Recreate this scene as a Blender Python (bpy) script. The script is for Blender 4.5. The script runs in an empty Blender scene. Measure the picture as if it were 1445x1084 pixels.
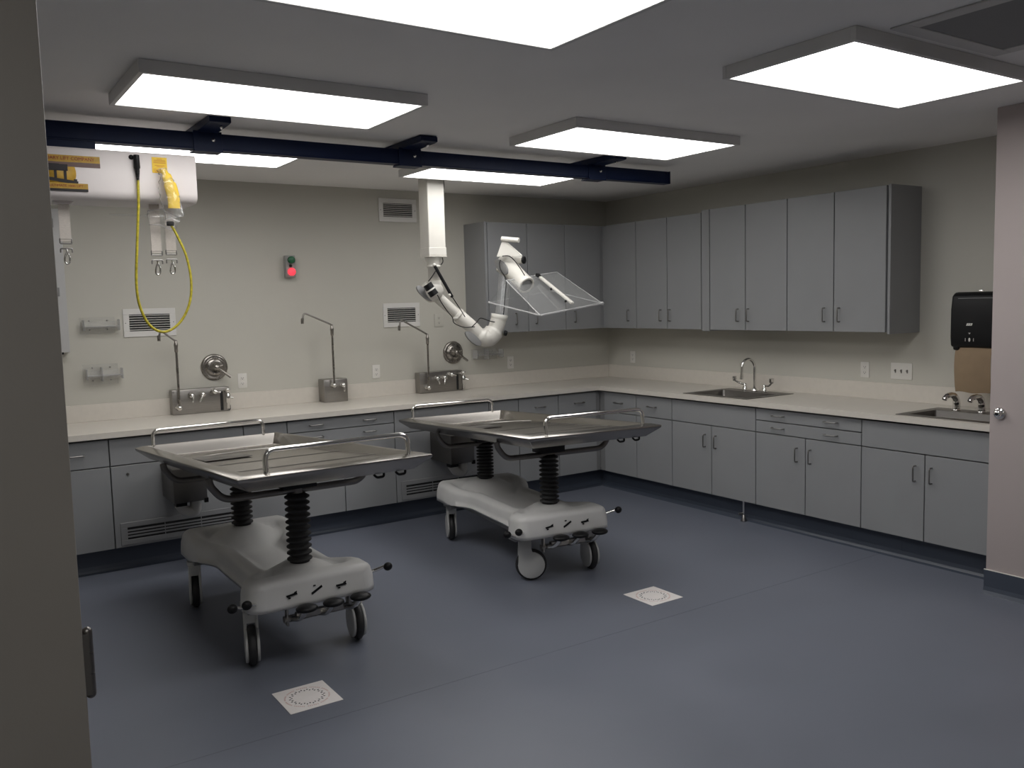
import bpy, bmesh, math, random
from mathutils import Vector, Matrix
random.seed(7)
SC = bpy.context.scene
COL = SC.collection
PI = math.pi

# ------------------------------------------------------------------ materials
def mat(name, col, rough=.5, metal=0., noise=0., nscale=8., bump=0., bscale=60., spec=.5, coat=0., stretch=None, coords='Object'):
    m = bpy.data.materials.new(name); m.use_nodes = True
    nt = m.node_tree; b = nt.nodes['Principled BSDF']
    b.inputs['Base Color'].default_value = (*col, 1); b.inputs['Roughness'].default_value = rough
    b.inputs['Metallic'].default_value = metal; b.inputs['Specular IOR Level'].default_value = spec
    b.inputs['Coat Weight'].default_value = coat
    tc = nt.nodes.new('ShaderNodeTexCoord'); vec = tc.outputs[coords]
    if stretch:
        mp = nt.nodes.new('ShaderNodeMapping'); mp.inputs['Scale'].default_value = stretch
        nt.links.new(vec, mp.inputs['Vector']); vec = mp.outputs['Vector']
    if noise:
        n = nt.nodes.new('ShaderNodeTexNoise'); n.inputs['Scale'].default_value = nscale; n.inputs['Detail'].default_value = 5
        nt.links.new(vec, n.inputs['Vector'])
        r = nt.nodes.new('ShaderNodeMapRange'); r.inputs['To Min'].default_value = 1 - noise; r.inputs['To Max'].default_value = 1 + noise
        r.inputs['From Min'].default_value = .25; r.inputs['From Max'].default_value = .75
        nt.links.new(n.outputs['Fac'], r.inputs['Value'])
        mx = nt.nodes.new('ShaderNodeMix'); mx.data_type = 'RGBA'; mx.blend_type = 'MULTIPLY'; mx.inputs['Factor'].default_value = 1
        mx.inputs['A'].default_value = (*col, 1); nt.links.new(r.outputs['Result'], mx.inputs['B'])
        nt.links.new(mx.outputs['Result'], b.inputs['Base Color'])
        r2 = nt.nodes.new('ShaderNodeMapRange'); r2.inputs['To Min'].default_value = max(0, rough - noise); r2.inputs['To Max'].default_value = min(1, rough + noise)
        nt.links.new(n.outputs['Fac'], r2.inputs['Value']); nt.links.new(r2.outputs['Result'], b.inputs['Roughness'])
    if bump:
        n = nt.nodes.new('ShaderNodeTexNoise'); n.inputs['Scale'].default_value = bscale; n.inputs['Detail'].default_value = 4
        nt.links.new(vec, n.inputs['Vector'])
        bp = nt.nodes.new('ShaderNodeBump'); bp.inputs['Strength'].default_value = bump; bp.inputs['Distance'].default_value = .002
        nt.links.new(n.outputs['Fac'], bp.inputs['Height']); nt.links.new(bp.outputs['Normal'], b.inputs['Normal'])
    return m

def emit(name, col, s):
    m = bpy.data.materials.new(name); m.use_nodes = True
    b = m.node_tree.nodes['Principled BSDF']; b.inputs['Base Color'].default_value = (*col, 1)
    b.inputs['Emission Color'].default_value = (*col, 1); b.inputs['Emission Strength'].default_value = s
    return m

def clear(name, tint, fac, rough=.05, gloss=.6, edge=.25):
    """thin clear plastic sheet: mostly straight-through, a little white scatter and a gloss"""
    m = bpy.data.materials.new(name); m.use_nodes = True; nt = m.node_tree; nt.nodes.clear()
    o = nt.nodes.new('ShaderNodeOutputMaterial'); t = nt.nodes.new('ShaderNodeBsdfTransparent'); t.inputs[0].default_value = (*tint, 1)
    d = nt.nodes.new('ShaderNodeBsdfDiffuse'); d.inputs[0].default_value = (.75, .75, .75, 1)
    g = nt.nodes.new('ShaderNodeBsdfGlossy'); g.inputs['Roughness'].default_value = rough; g.inputs[0].default_value = (.9, .9, .9, 1)
    p = nt.nodes.new('ShaderNodeMixShader'); p.inputs[0].default_value = gloss; nt.links.new(d.outputs[0], p.inputs[1]); nt.links.new(g.outputs[0], p.inputs[2])
    lw = nt.nodes.new('ShaderNodeLayerWeight'); lw.inputs['Blend'].default_value = .12
    r = nt.nodes.new('ShaderNodeMapRange'); r.inputs['To Min'].default_value = fac; r.inputs['To Max'].default_value = min(1, fac + edge)
    nt.links.new(lw.outputs['Fresnel'], r.inputs['Value'])
    mx = nt.nodes.new('ShaderNodeMixShader'); nt.links.new(r.outputs['Result'], mx.inputs[0])
    nt.links.new(t.outputs[0], mx.inputs[1]); nt.links.new(p.outputs[0], mx.inputs[2]); nt.links.new(mx.outputs[0], o.inputs[0])
    return m

WALL = mat('wall_paint', (.545, .53, .475), .75, noise=.03, nscale=1.5, bump=.15, bscale=180)
WALLP = mat('wall_paint_rose', (.47, .41, .40), .7, noise=.03, nscale=1.5, bump=.15, bscale=180)
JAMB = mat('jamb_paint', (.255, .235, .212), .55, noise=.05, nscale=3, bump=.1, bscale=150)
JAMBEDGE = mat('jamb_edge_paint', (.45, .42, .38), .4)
CEIL = mat('ceiling_paint', (.86, .845, .83), .85, noise=.04, nscale=1.1, bump=.25, bscale=90)
FLOOR = mat('sheet_vinyl', (.148, .160, .198), .38, noise=.07, nscale=2.2, bump=.06, bscale=220, spec=.45)
SEAM = mat('vinyl_weld', (.118, .128, .158), .5)
COVE = mat('cove_vinyl', (.056, .068, .094), .35, noise=.06, nscale=3)
LAM = mat('grey_laminate', (.275, .28, .287), .42, noise=.03, nscale=4, bump=.05, bscale=250)
CARC = mat('grey_carcass', (.20, .20, .205), .6, noise=.03)
STONE = mat('solid_surface', (.665, .625, .565), .35, noise=.025, nscale=30, bump=.02)
PULL = mat('pull_metal', (.30, .29, .28), .32, 1., noise=.05)
SS = mat('stainless', (.35, .335, .315), .34, 1., noise=.07, nscale=12, stretch=(1, 14, 14))
TRAY = mat('tray_steel', (.37, .35, .325), .27, 1.)
SSD = mat('stainless_dull', (.20, .19, .18), .38, 1., noise=.08, nscale=10)
CHR = mat('chrome', (.78, .77, .75), .09, 1.)
NICK = mat('brushed_nickel', (.33, .31, .285), .28, 1., noise=.06, nscale=20)
PLATE = mat('white_plate', (.72, .70, .66), .4)
GREYP = mat('grey_box_plastic', (.33, .33, .32), .5, noise=.03)
DARK = mat('dark_hole', (.015, .015, .016), .7)
BLK = mat('black_plastic', (.008, .008, .009), .45, noise=.04, spec=.25)
RUB = mat('black_rubber', (.022, .022, .023), .6, noise=.06, nscale=20)
WARM = mat('white_enamel', (.66, .64, .59), .38, noise=.03, nscale=10)
GREYD = mat('grey_disc', (.22, .22, .22), .4, noise=.05)
FRP = mat('white_fibreglass', (.60, .595, .585), .36, noise=.04, nscale=6)
WHL = mat('caster_cover', (.52, .52, .51), .4, noise=.03)
HOIST = mat('hoist_cover', (.76, .71, .70), .45, noise=.03, nscale=4)
NAVY = mat('navy_steel', (.006, .013, .045), .45, noise=.06, nscale=8, spec=.2)
WEB = mat('webbing', (.64, .59, .54), .8, noise=.08, nscale=90, stretch=(1, 1, 3))
YEL = mat('yellow_label', (.85, .56, .01), .45)
YELH = mat('yellow_handset', (.85, .58, .03), .4, noise=.08, nscale=25)
CORD = mat('yellow_cord', (.50, .42, .03), .5, noise=.45, nscale=60, stretch=(1, 1, 1))
GOLD = mat('gold_print', (.50, .30, .035), .5, noise=.2, nscale=40)
RED = mat('red_print', (.28, .02, .01), .5)
INK = mat('black_print', (.012, .009, .012), .5)
TAN = mat('printed_band', (.16, .10, .09), .5)
PAPER = mat('white_paper', (.78, .74, .72), .7, noise=.03, nscale=20)
PINK = mat('faint_red_print', (.60, .40, .36), .7)
TOWEL = mat('kraft_towel', (.30, .215, .135), .85, noise=.07, nscale=14, bump=.2, bscale=120)
LMETAL = mat('light_frame_paint', (.68, .67, .66), .5, noise=.03)
GRILLE = mat('white_grille_paint', (.70, .685, .66), .45)
GREYG = mat('grey_grille_paint', (.26, .262, .268), .45, noise=.03)
PIPEW = mat('white_pipe', (.52, .51, .49), .4)
EMIT = emit('light_diffuser', (1., .985, .965), 6.2)
REDL = emit('red_lamp', (1., .045, .07), 1.15)
GRN = mat('green_button', (.01, .11, .045), .35)
ACR = clear('clear_acrylic', (.97, .975, .975), .022)
ACRE = clear('acrylic_edge', (.97, .975, .975), .45, .2, .2, .3)
ACRM = clear('acrylic_fitting', (.99, .99, .99), .07, .15, .15)
BAG = clear('clear_bag', (.97, .97, .97), .12, .15, .45, .5)
TUBEC = clear('frosted_tube', (.93, .93, .93), .14, .2, .2)

# ------------------------------------------------------------------ mesh builder
def fillet(pts, r, n=6):
    pts = [Vector(p) for p in pts]; out = [pts[0]]
    for i in range(1, len(pts) - 1):
        a, b, c = pts[i-1], pts[i], pts[i+1]
        d1 = (a - b); d2 = (c - b); l = min(r, d1.length * .49, d2.length * .49)
        p1 = b + d1.normalized() * l; p2 = b + d2.normalized() * l
        for k in range(n + 1):
            t = k / n; out.append((1-t)**2 * p1 + 2*t*(1-t) * b + t*t * p2)
    out.append(pts[-1]); return out

def spline(pts, n=8, closed=False):
    P = [Vector(p) for p in pts]; out = []; L = len(P)
    for i in range(L if closed else L - 1):
        g = (lambda k: P[k % L]) if closed else (lambda k: P[max(0, min(L - 1, k))])
        p0, p1, p2, p3 = g(i-1), g(i), g(i+1), g(i+2)
        for k in range(n):
            t = k / n
            out.append(.5 * ((2*p1) + (p2 - p0)*t + (2*p0 - 5*p1 + 4*p2 - p3)*t*t + (3*p1 - p0 - 3*p2 + p3)*t**3))
    if not closed: out.append(P[-1])
    return out

class MB:
    def __init__(s): s.v = []; s.f = []; s.sm = []
    def add(s, vs, fs, smooth=False):
        o = len(s.v); s.v += [Vector(v) for v in vs]
        for f in fs: s.f.append([i + o for i in f]); s.sm.append(smooth)
        return s
    def box(s, x0, x1, y0, y1, z0, z1):
        x0, x1 = sorted((x0, x1)); y0, y1 = sorted((y0, y1)); z0, z1 = sorted((z0, z1))
        return s.add([(x0,y0,z0),(x1,y0,z0),(x1,y1,z0),(x0,y1,z0),(x0,y0,z1),(x1,y0,z1),(x1,y1,z1),(x0,y1,z1)],
                     [(0,3,2,1),(4,5,6,7),(0,1,5,4),(1,2,6,5),(2,3,7,6),(3,0,4,7)])
    def obox(s, c, ax, ay, az):      # oriented box: half vectors
        c, ax, ay, az = map(Vector, (c, ax, ay, az))
        vs = [c + i*ax + j*ay + k*az for k in (-1,1) for j in (-1,1) for i in (-1,1)]
        return s.add(vs, [(0,2,3,1),(4,5,7,6),(0,1,5,4),(1,3,7,5),(3,2,6,7),(2,0,4,6)])
    def tube(s, pts, r, n=10, caps=True, flat=None):
        P = [Vector(p) for p in pts]; P = [p for i, p in enumerate(P) if i == 0 or (p - P[i-1]).length > 1e-6]
        N = len(P); R = r if isinstance(r, (list, tuple)) else [r] * N
        if len(R) != N: R = [R[0] + (R[-1] - R[0]) * i / (N - 1) for i in range(N)]
        T = [(P[min(i+1, N-1)] - P[max(i-1, 0)]).normalized() for i in range(N)]
        u = T[0].orthogonal().normalized() if abs(T[0].z) > .9 or flat is None else T[0].cross(Vector((0,0,1))).normalized()
        vs = []
        for i in range(N):
            u = (u - T[i] * u.dot(T[i])).normalized(); w = T[i].cross(u)
            for k in range(n):
                a = 2*PI*k/n; vs.append(P[i] + R[i] * (math.cos(a)*u + math.sin(a)*w))
        fs = [(i*n+k, i*n+(k+1) % n, (i+1)*n+(k+1) % n, (i+1)*n+k) for i in range(N-1) for k in range(n)]
        s.add(vs, fs, True)
        if caps:
            s.add(vs[:n], [list(range(n))[::-1]]); s.add(vs[-n:], [list(range(n))])
        return s
    def cyl(s, a, b, r0, r1=None, n=20, caps=True): return s.tube([a, b], [r0, r0 if r1 is None else r1], n, caps)
    def lathe(s, prof, o=(0,0,0), axis=(0,0,1), n=24):
        axis = Vector(axis).normalized(); u = axis.orthogonal().normalized(); w = axis.cross(u); o = Vector(o); vs = []
        for r, h in prof:
            for k in range(n):
                a = 2*PI*k/n; vs.append(o + axis*h + max(r, 1e-5)*(math.cos(a)*u + math.sin(a)*w))
        fs = [(i*n+k, i*n+(k+1) % n, (i+1)*n+(k+1) % n, (i+1)*n+k) for i in range(len(prof)-1) for k in range(n)]
        return s.add(vs, fs, True)
    def ball(s, c, r, sc=(1,1,1), n=16):
        o = len(s.v); prof = [(r*math.sin(PI*i/10), -r*math.cos(PI*i/10)) for i in range(11)]
        s.lathe(prof, (0,0,0), (0,0,1), n)
        for i in range(o, len(s.v)):
            v = s.v[i]; s.v[i] = Vector((v.x*sc[0], v.y*sc[1], v.z*sc[2])) + Vector(c)
        return s
    def prism(s, poly, a, b, axis):  # poly in the two other axes (cyclic order y,z / x,z / x,y), swept a..b
        def P(p, t): return {'x': (t, p[0], p[1]), 'y': (p[0], t, p[1]), 'z': (p[0], p[1], t)}[axis]
        n = len(poly); vs = [P(p, a) for p in poly] + [P(p, b) for p in poly]
        return s.add(vs, [list(range(n))[::-1], list(range(n, 2*n))] + [(i, (i+1) % n, n+(i+1) % n, n+i) for i in range(n)])
    def xf(s, M):
        s.v = [M @ v for v in s.v]; return s
    def build(s, name, m, parent=None, bevel=0, seg=2, o=None, weld=False):
        me = bpy.data.meshes.new(name); off = Vector((0,0,0))
        if o is not None: off = Vector(o)
        elif parent is not None:
            p = parent
            while p is not None: off = off + p.location if p.rotation_euler.z == 0 else off; p = p.parent
        me.from_pydata([tuple(v - off) for v in s.v], [], s.f)
        for p, q in zip(me.polygons, s.sm): p.use_smooth = q
        bm = bmesh.new(); bm.from_mesh(me)
        if weld: bmesh.ops.remove_doubles(bm, verts=bm.verts, dist=1e-5)
        bmesh.ops.recalc_face_normals(bm, faces=bm.faces)
        if bevel:
            es = [e for e in bm.edges if len(e.link_faces) == 2 and e.calc_face_angle(0) > .6 and not (e.link_faces[0].smooth and e.link_faces[1].smooth)]
            bmesh.ops.bevel(bm, geom=es, offset=bevel, segments=seg, profile=.5, affect='EDGES', clamp_overlap=True)
            if seg > 1:
                for f in bm.faces: f.smooth = True
        bm.to_mesh(me); bm.free()
        if bevel and seg > 1:
            try: me.set_sharp_from_angle(angle=.7)
            except Exception: pass
        me.materials.append(m)
        ob = bpy.data.objects.new(name, me); COL.objects.link(ob)
        if parent is not None: ob.parent = parent
        return ob

def thing(name, label, cat, loc=(0,0,0), group=None, rz=0):
    o = bpy.data.objects.new(name, None); o.location = loc; o.rotation_euler = (0,0,rz); o.empty_display_size = .05
    COL.objects.link(o); o['label'] = label; o['category'] = cat
    if group: o['group'] = group
    return o
def tag(o, label, cat, group=None):
    o['label'] = label; o['category'] = cat
    if group: o['group'] = group
    return o
def struct(name, mb, m, **k):
    o = mb.build(name, m, **k)
    if o.parent is None: o['kind'] = 'structure'
    return o
def lettering(name, txt, size, m, parent, M, width=None, depth=.0008):
    cu = bpy.data.curves.new(name, 'FONT'); cu.body = txt; cu.size = size; cu.extrude = depth; cu.align_x = 'CENTER'; cu.align_y = 'CENTER'
    t = bpy.data.objects.new('tmp', cu); COL.objects.link(t); bpy.context.view_layer.update()
    me = bpy.data.meshes.new_from_object(t.evaluated_get(bpy.context.evaluated_depsgraph_get())); bpy.data.objects.remove(t)
    xs = [v.co.x for v in me.vertices]; k = width / (max(xs) - min(xs)) if width else 1
    off = parent.matrix_world.translation if parent else Vector()
    p = parent; off = Vector()
    while p is not None: off = off + p.location; p = p.parent
    me.transform(Matrix.Translation(-off) @ M @ Matrix.Diagonal((k, 1, 1, 1))); me.name = name
    me.materials.clear(); me.materials.append(m)
    o = bpy.data.objects.new(name, me); COL.objects.link(o); o.parent = parent
    return o

# ------------------------------------------------------------------ room shell
ZC = 2.704
XL, YF = -7.4, -8.6          # far left wall and the end of the entrance passage
struct('floor', MB().box(XL-.1, .1, YF-.1, .1, -.1, 0), FLOOR)
fl = MB().box(-6.6, -.62, -3.5195, -3.5165, 0, .0006); struct('trim_1', fl, SEAM)
struct('ceiling', MB().box(XL-.1, .1, YF-.1, .1, ZC, ZC+.1), CEIL)
struct('wall_back', MB().box(XL-.1, .1, 0, .12, 0, ZC), WALL)
struct('wall_right', MB().box(0, .12, -4.33, 0, 0, ZC), WALL)
struct('wall_right_return', MB().box(-.875, .12, YF-.1, -4.33, 0, ZC), WALLP, bevel=.006)
struct('wall_left', MB().box(XL-.12, XL, YF-.1, .1, 0, ZC), WALL)
struct('wall_passage_end', MB().box(XL-.1, 0, YF-.12, YF, 0, ZC), WALL)
struct('wall_front', MB().box(XL-.05, -5.72, -5.40, -5.25, 0, ZC), WALL)
# door casing at the end of the front wall, with a hinge on its inner edge
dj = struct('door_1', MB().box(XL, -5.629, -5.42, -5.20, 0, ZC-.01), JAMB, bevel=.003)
hb = MB()
for k in range(3): hb.cyl((-5.6215, -5.408, 1.118+k*.0335), (-5.6215, -5.408, 1.150+k*.0335), .0078, n=14)
hb.ball((-5.6215, -5.408, 1.117), .0078).ball((-5.6215, -5.408, 1.2175), .0078)
hb.box(-5.630, -5.621, -5.4185, -5.41, 1.118, 1.217)
hb.build('hinge', SSD, dj)

def cove(run, u0, u1, d=.62, h=.162):
    prof = [(d-.02, 0), (d-.02, h), (d, h), (d, .045), (d+.006, .022), (d+.018, .008), (d+.034, .0015), (d+.036, 0)]
    m = MB()
    if run == 'back': m.prism([(-a, z) for a, z in prof], u0, u1, 'x')
    else: m.prism([(-a, z) for a, z in prof], u0, u1, 'y')
    return m
struct('baseboard_back', cove('back', -6.6, -.62), COVE)
struct('baseboard_right', cove('right', -4.325, -.62).box(-.622, -.6185, -3.655, -3.652, .03, .16), COVE)
prof = [(0, 0), (0, .135), (.006, .135), (.006, .04), (.012, .018), (.03, .003), (.032, 0)]
struct('baseboard_return', MB().prism([(-.875-a, z) for a, z in prof], YF, -4.33+.006, 'y').box(-.88, -.66, -4.33, -4.324, 0, .135), COVE)
struct('trim_2', MB().box(-.8825, -.875, YF, -4.3235, .135, .139), PLATE)

# ------------------------------------------------------------------ cabinets
def RB(run, m, u0, u1, d0, d1, z0, z1):
    return m.box(u0, u1, -d0, -d1, z0, z1) if run == 'back' else m.box(-d0, -d1, u0, u1, z0, z1)
def RP(run, u, d, z): return (u, -d, z) if run == 'back' else (-d, u, z)
def pull(run, u, d, z, vertical, parent, L=.098):
    h = L/2
    if vertical: pts = [RP(run,u,d,z-h), RP(run,u,d+.030,z-h), RP(run,u,d+.030,z+h), RP(run,u,d,z+h)]
    else: pts = [RP(run,u-h,d,z), RP(run,u-h,d+.030,z), RP(run,u+h,d+.030,z), RP(run,u+h,d,z)]
    MB().tube(fillet(pts, .012, 4), .0048, 8).build('handle', PULL, parent)
G = .0035
ZB0, ZB1, ZT = .164, .713, .893
def base_cab(run, u0, u1, label, rows, doors, filler=None, top=.895):
    """rows: list of (z0, z1, [pull positions] or None); doors: list of (ua, ub, pull_u)"""
    u0, u1 = sorted((u0, u1))
    t = thing('base_cabinet', label, 'cabinet', RP(run, (u0+u1)/2, .5, ZB0), 'grey base cabinets')
    b = MB(); RB(run, b, u0+.002, u1-.002, .03, .686, ZB0, top)
    if filler: RB(run, b, *filler, .03, .70, ZB0, .895)
    b.build('body', CARC, t)
    for z0, z1, ps in rows:
        m = MB(); RB(run, m, u0+G, u1-G, .687, .708, z0+G, z1-G)
        o = m.build('drawer' if ps else 'apron', LAM, t, bevel=.0015, seg=1)
        for p in ps or []: pull(run, p, .708, (z0+z1)/2 + .002, False, o)
    for ua, ub, pu in doors:
        m = MB(); RB(run, m, ua+G, ub-G, .687, .708, ZB0, ZB1-G)
        o = m.build('door', LAM, t, bevel=.0015, seg=1)
        if pu is not None: pull(run, pu, .708, .588, True, o)
    return t
one = [(ZB1, ZT, None)]
def grille(t, u0, u1):
    """linear floor grille of a ventilated cabinet"""
    z0, z1, d = .178, .328, .709
    g = MB().box(u0, u1, -d, -d-.006, z0, z0+.034).box(u0, u1, -d, -d-.006, z1-.034, z1)
    g.box(u0, u0+.042, -d, -d-.006, z0+.034, z1-.034).box(u1-.042, u1, -d, -d-.006, z0+.034, z1-.034)
    o = g.build('grille', GREYG, t, bevel=.0015, seg=1)
    MB().box(u0+.03, u1-.03, -.7088, -.7095, z0+.02, z1-.02).build('grille_opening', DARK, o)
    for k in range(3):
        zz = z0+.046+k*.0205
        MB().box(u0+.04, u1-.04, -.7095, -.7145, zz+.002, zz+.0125).build('louvre', GREYG, o)
    for k in range(1, 3):
        uu = u0+.04+(u1-u0-.08)*k/3; MB().box(uu-.002, uu+.002, -.7095, -.7148, z0+.034, z1-.034).build('divider', GREYG, o)
base_cab('back', -5.29, -4.849, 'grey cabinet under the counter beside the doorway edge at far left', [(ZB1, ZT, [-5.05])], [(-5.29, -4.849, None)])
tb = base_cab('back', -4.849, -3.968, 'wide grey panelled cabinet with lock and floor grille behind the left table', one, [(-4.849, -3.968, None)])
grille(tb, -4.812, -4.012)
lk = MB().cyl((-4.745, -.708, .652), (-4.745, -.716, .652), .009, n=16).cyl((-4.745, -.716, .652), (-4.745, -.7165, .652), .004, n=10)
lk.build('lock', PULL, tb)
base_cab('back', -3.968, -3.649, 'narrow grey cabinet just right of the lockable panelled cabinet', one, [(-3.968, -3.649, None)])
base_cab('back', -3.649, -2.787, 'grey cabinet with wide two-row drawers between the two tables', [(.803, ZT, [-3.43, -3.00]), (ZB1, .803, [-3.43, -3.00])],
         [(-3.649, -3.218, None), (-3.218, -2.787, None)])
te = base_cab('back', -2.787, -1.906, 'wide grey panelled cabinet with floor grille behind the right table', one, [(-2.787, -1.906, None)])
grille(te, -2.747, -1.947)
base_cab('back', -1.906, -1.606, 'narrow grey cabinet hidden mostly behind the right table', one, [(-1.906, -1.606, None)])
base_cab('back', -1.606, -1.179, 'grey cabinet on back wall, second from the inner corner', [(ZB1, ZT, [-1.384])], [(-1.606, -1.179, None)])
base_cab('back', -1.179, -.748, 'grey cabinet on back wall right beside the inner corner', [(ZB1, ZT, [-.952])], [(-1.179, -.748, None)], filler=(-.75, -.702))
base_cab('right', -.771, -1.203, 'grey cabinet on right wall right beside the inner corner', [(ZB1, ZT, [-.977])], [(-1.203, -.771, None)], filler=(-.771, -.702))
base_cab('right', -1.203, -1.64, 'single-drawer grey cabinet left of the gooseneck sink', [(ZB1, ZT, [-1.407])], [(-1.64, -1.203, None)])
base_cab('right', -1.64, -2.522, 'grey sink cabinet with two doors under the gooseneck tap', one, [(-2.079, -1.64, -2.016), (-2.522, -2.079, -2.129)], top=.765)
base_cab('right', -2.522, -3.41, 'grey cabinet with two wide drawers between the two sinks', [(.803, ZT, [-2.731, -3.179]), (ZB1, .803, [-2.731, -3.179])],
         [(-2.966, -2.522, -2.898), (-3.41, -2.966, -3.012)])
base_cab('right', -3.41, -4.298, 'grey sink cabinet with two doors next to the rose wall', one, [(-3.854, -3.41, -3.793), (-4.298, -3.854, -3.901)], top=.765)

def wall_cab(run, u0, u1, label, doors, z0, z1, D=.345, side=None, stile=None, filler=None):
    u0, u1 = sorted((u0, u1))
    t = thing('wall_cabinet', label, 'cabinet', RP(run, (u0+u1)/2, .2, z0), 'grey wall cabinets')
    b = MB(); RB(run, b, u0+.001, u1-.001, .002, D-.022, z0+.002, z1-.002)
    b.build('body', LAM, t)
    if side: m = MB(); RB(run, m, *side, .001, D+.002, z0-.012, z1+.004); m.build('end_panel', LAM, t, bevel=.001, seg=1)
    if stile: m = MB(); RB(run, m, *stile, .05, D+.003, z0-.012, z1); m.build('stile', LAM, t, bevel=.001, seg=1)
    if filler: m = MB(); RB(run, m, *filler, .05, D-.014, z0, z1-.002); m.build('filler', LAM, t)
    for ua, ub, pu in doors:
        m = MB(); RB(run, m, ua+G, ub-G, D-.021, D, z0, z1)
        o = m.build('door', LAM, t, bevel=.0015, seg=1)
        pull(run, pu, D, 1.571, True, o)
    return t
U0, U1 = 1.452, 2.424
wall_cab('back', -1.678, -.797, 'two-door grey wall cabinet behind the exhaust arm', [(-1.648, -1.223, -1.367), (-1.223, -.797, -1.144)], U0, U1, side=(-1.678, -1.652))
wall_cab('back', -.797, -.366, 'single-door grey wall cabinet left of the inner corner', [(-.797, -.37, -.697)], U0, U1, filler=(-.371, -.318))
wall_cab('right', -.37, -.816, 'single-door grey wall cabinet right of the inner corner', [(-.816, -.413, -.714)], U0, U1, filler=(-.413, -.33))
wall_cab('right', -.816, -1.632, 'two-door grey wall cabinet, lower topped, left of the taller pair', [(-1.22, -.816, -1.143), (-1.629, -1.22, -1.259)], U0, U1)
wall_cab('right', -1.645, -2.52, 'taller two-door grey wall cabinet above the gooseneck tap', [(-2.115, -1.735, -2.041), (-2.52, -2.115, -2.150)], U0-.002, 2.440, D=.356, stile=(-1.733, -1.648))
wall_cab('right', -2.52, -3.375, 'taller two-door grey wall cabinet with exposed dark end panel', [(-2.93, -2.52, -2.856), (-3.342, -2.93, -2.981)], U0-.002, 2.440, D=.356, side=(-3.375, -3.356))

# pale tall panel with a dark strip at the very left of the back wall
t = thing('wall_panel', 'pale grey wall panel with dark strip behind the doorway edge', 'panel', (-5.2, -.05, 1.45))
MB().box(-5.45, -4.958, -.09, 0, 1.450, 2.44).build('board', mat('pale_panel', (.50, .50, .50), .45), t, bevel=.004)
MB().box(-5.20, -5.02, -.105, -.088, 1.92, 2.36).build('strip', GREYP, t, bevel=.003)
MB().box(-5.05, -5.00, -.112, -.088, 1.84, 1.90).box(-5.06, -5.01, -.118, -.088, 2.31, 2.37).build('clip', GREYD, t, bevel=.002)
MB().box(-5.06, -5.0, -.096, -.02, 1.437, 1.452).build('latch', BLK, t)

# ------------------------------------------------------------------ counter
ZK = .943
ct = thing('countertop', 'long pale L-shaped countertop with upstand along both walls', 'countertop', (-3, -.4, .905))
S1 = (-.665, -.16, -2.395, -1.765); S2 = (-.665, -.22, -4.255, -3.655)
k = MB()
k.box(-6.6, -.743, -.743, -.001, .905, ZK)
def sl(y0, y1): k.box(-.743, -.001, y0, y1, .905, ZK)
sl(S1[3], -.001)
for S in (S1, S2):
    k.box(-.743, S[0], S[2], S[3], .905, ZK); k.box(S[1], -.001, S[2], S[3], .905, ZK)
sl(S2[3], S1[2]); sl(-4.327, S2[2])
k.build('worktop', STONE, ct, weld=True)
MB().box(-6.6, -.001, -.021, -.001, ZK, 1.067).build('upstand', STONE, ct, bevel=.002, seg=1)
MB().box(-.021, -.001, -4.327, -.022, ZK, 1.067).build('upstand', STONE, ct, bevel=.002, seg=1)

def sink(S, label, drain):
    x0, x1, y0, y1 = S; t = thing('sink', label, 'sink', ((x0+x1)/2, (y0+y1)/2, ZK), 'drop-in sinks')
    e = .02; zr = ZK + .004
    rx1 = min(x1 + .022, -.024)
    # rim with a wide deck at the back, bowl walls and floor
    bx0, bx1, by0, by1 = x0+.035, x1-.115, y0+.04, y1-.04
    m = MB()
    for (a, b, c, d) in ((x0-e, bx0, y0-e, y1+e), (bx1, rx1, y0-e, y1+e), (bx0, bx1, y0-e, by0), (bx0, bx1, by1, y1+e)):
        m.box(a, b, c, d, ZK+.0005, zr)
    m.build('rim', SSD, t, bevel=.0015, seg=1)
    q = MB(); zb = ZK - .17; i = .03
    A = [(bx0,by0,zr-.001),(bx1,by0,zr-.001),(bx1,by1,zr-.001),(bx0,by1,zr-.001)]
    B = [(bx0+i,by0+i,zb),(bx1-i,by0+i,zb),(bx1-i,by1-i,zb),(bx0+i,by1-i,zb)]
    q.add(A+B, [(0,1,5,4),(1,2,6,5),(2,3,7,6),(3,0,4,7),(4,5,6,7)])
    bowl = q.build('bowl', SSD, t, bevel=.02, seg=3)
    cx, cy = (bx0+bx1)/2, (by0+by1)/2
    MB().lathe([(.001,.001),(.02,.001),(.045,.004),(.055,.003),(.056,0)], (cx, cy, zb+.0005)).build('drain', CHR, t)
    return t
sink(S1, 'stainless drop-in sink under the gooseneck tap', 0)
sink(S2, 'stainless drop-in sink below the brown paper towel', 0)

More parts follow.
